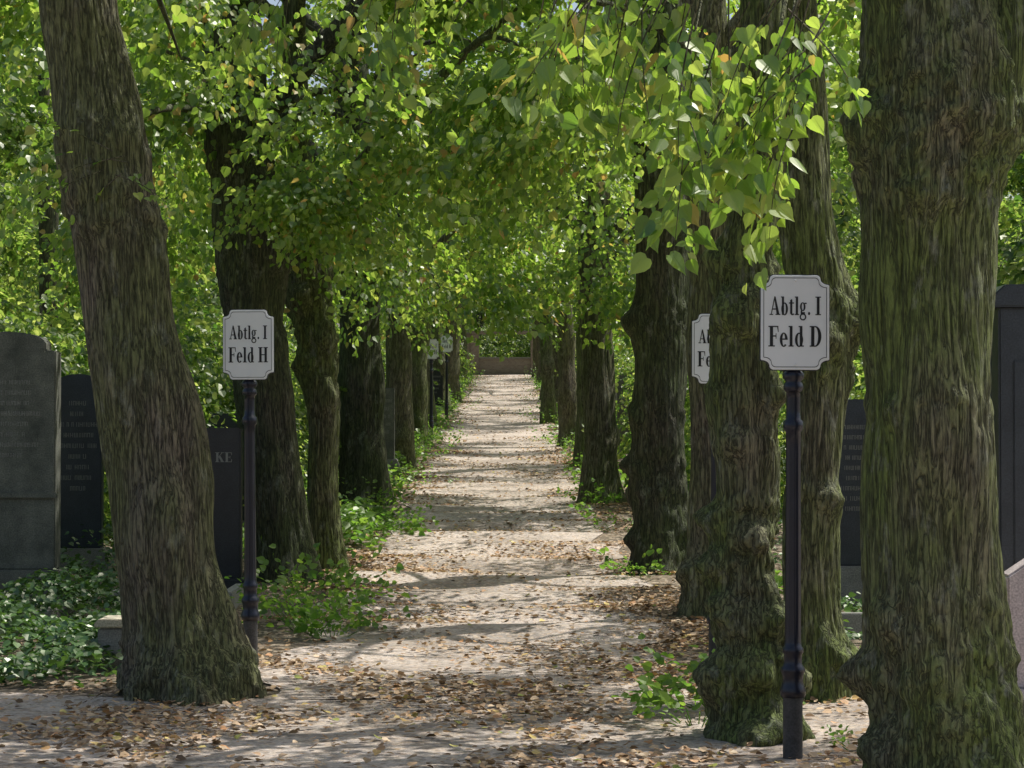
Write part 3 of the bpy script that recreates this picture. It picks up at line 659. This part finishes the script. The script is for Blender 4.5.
grave(-3.5,30,.6,1.8,.2,'flat',M_gran,M_grey,0,6,.3,16)
grave(2.92,11.9,.42,.95,.18,'gable',M_pink,M_pink,0,0,.2,17)
e=empty('stone_grave_kerb_post',(-2.47,13.9,G(-2.47,13.9)-.03))
obj('body',prism('body',rect(-.13,.13,0,.3),.26,M_grey,.012),e); obj('top_slab',prism('top_slab',[(-.15,.303),(.15,.303),(.15,.33),(.12,.355),(-.12,.355),(-.15,.33)],.3,M_cream,.006),e,(0,-.02,0))
for (x,y,w,d) in [(-4.15,16.9,1.5,1.2),(2.9,16.5,1.1,1.2),(-2.7,18.0,1.0,1.0)]:
    e=empty('grave_kerb',(x,y,G(x,y)-.05))
    obj('front',prism('front',rect(-w/2,w/2,0,.2),.1,M_grey,.01),e,(0,-d/2,0))
    for s in(-1,1): obj('side',prism('side',rect(-.05,.05,0,.197),d-.11,M_grey,.01),e,(s*(w/2-.05),-d/2+.104,0))

# ------------------------------------------------------------ brick wall at avenue end
zw=G(0,102)-.1
e=empty('brick_wall',(0,102,zw))
for x0,x1,h in [(-30,-1.75,2.0),(1.45,30,2.0),(-1.35,1.05,.85)]:
    obj('wall',prism('wall',rect(x0,x1,0,h),.3,M_brick,.01),e)
    obj('coping',prism('coping',rect(x0,x1,h+.003,h+.08),.38,M_grey,.01),e,(0,-.04,0))
for xc in (-1.55,1.25):
    obj('pillar',prism('pillar',rect(xc-.197,xc+.197,0,2.0),.44,M_brick,.01),e,(0,-.07,0))
obj('lintel',prism('lintel',rect(-1.8,1.5,2.003,2.15),.5,M_brick,.01),e,(0,-.1,0))

# ------------------------------------------------------------ light, sky, camera
AZ=math.radians(60); EL=math.radians(61)
w=bpy.data.worlds.new("World"); scn.world=w; w.use_nodes=True; nt=w.node_tree
bgn=nt.nodes['Background']; sky=nt.nodes.new('ShaderNodeTexSky'); sky.sky_type='NISHITA'; sky.sun_disc=False
sky.sun_elevation=EL; sky.sun_rotation=AZ; sky.dust_density=4; nt.links.new(sky.outputs[0],bgn.inputs[0]); bgn.inputs[1].default_value=.15
sd=Vector((math.sin(AZ)*math.cos(EL),math.cos(AZ)*math.cos(EL),math.sin(EL)))
sl=bpy.data.lights.new('sun','SUN'); sl.energy=5; sl.angle=math.radians(.5); sl.color=(1,.97,.91)
so=bpy.data.objects.new('sun',sl); COL.objects.link(so); so.rotation_euler=(-sd).to_track_quat('-Z','Y').to_euler(); so.location=(10,10,30)
cam=bpy.data.cameras.new('camera'); cam.sensor_width=36; cam.lens=77; cam.clip_end=2000
co=bpy.data.objects.new('camera',cam); COL.objects.link(co); co.location=(0,0,1.6)
co.rotation_euler=(math.radians(90.97),0,math.radians(-.105)); scn.camera=co
scn.view_settings.view_transform='Standard'; scn.view_settings.look='None'; scn.view_settings.exposure=0
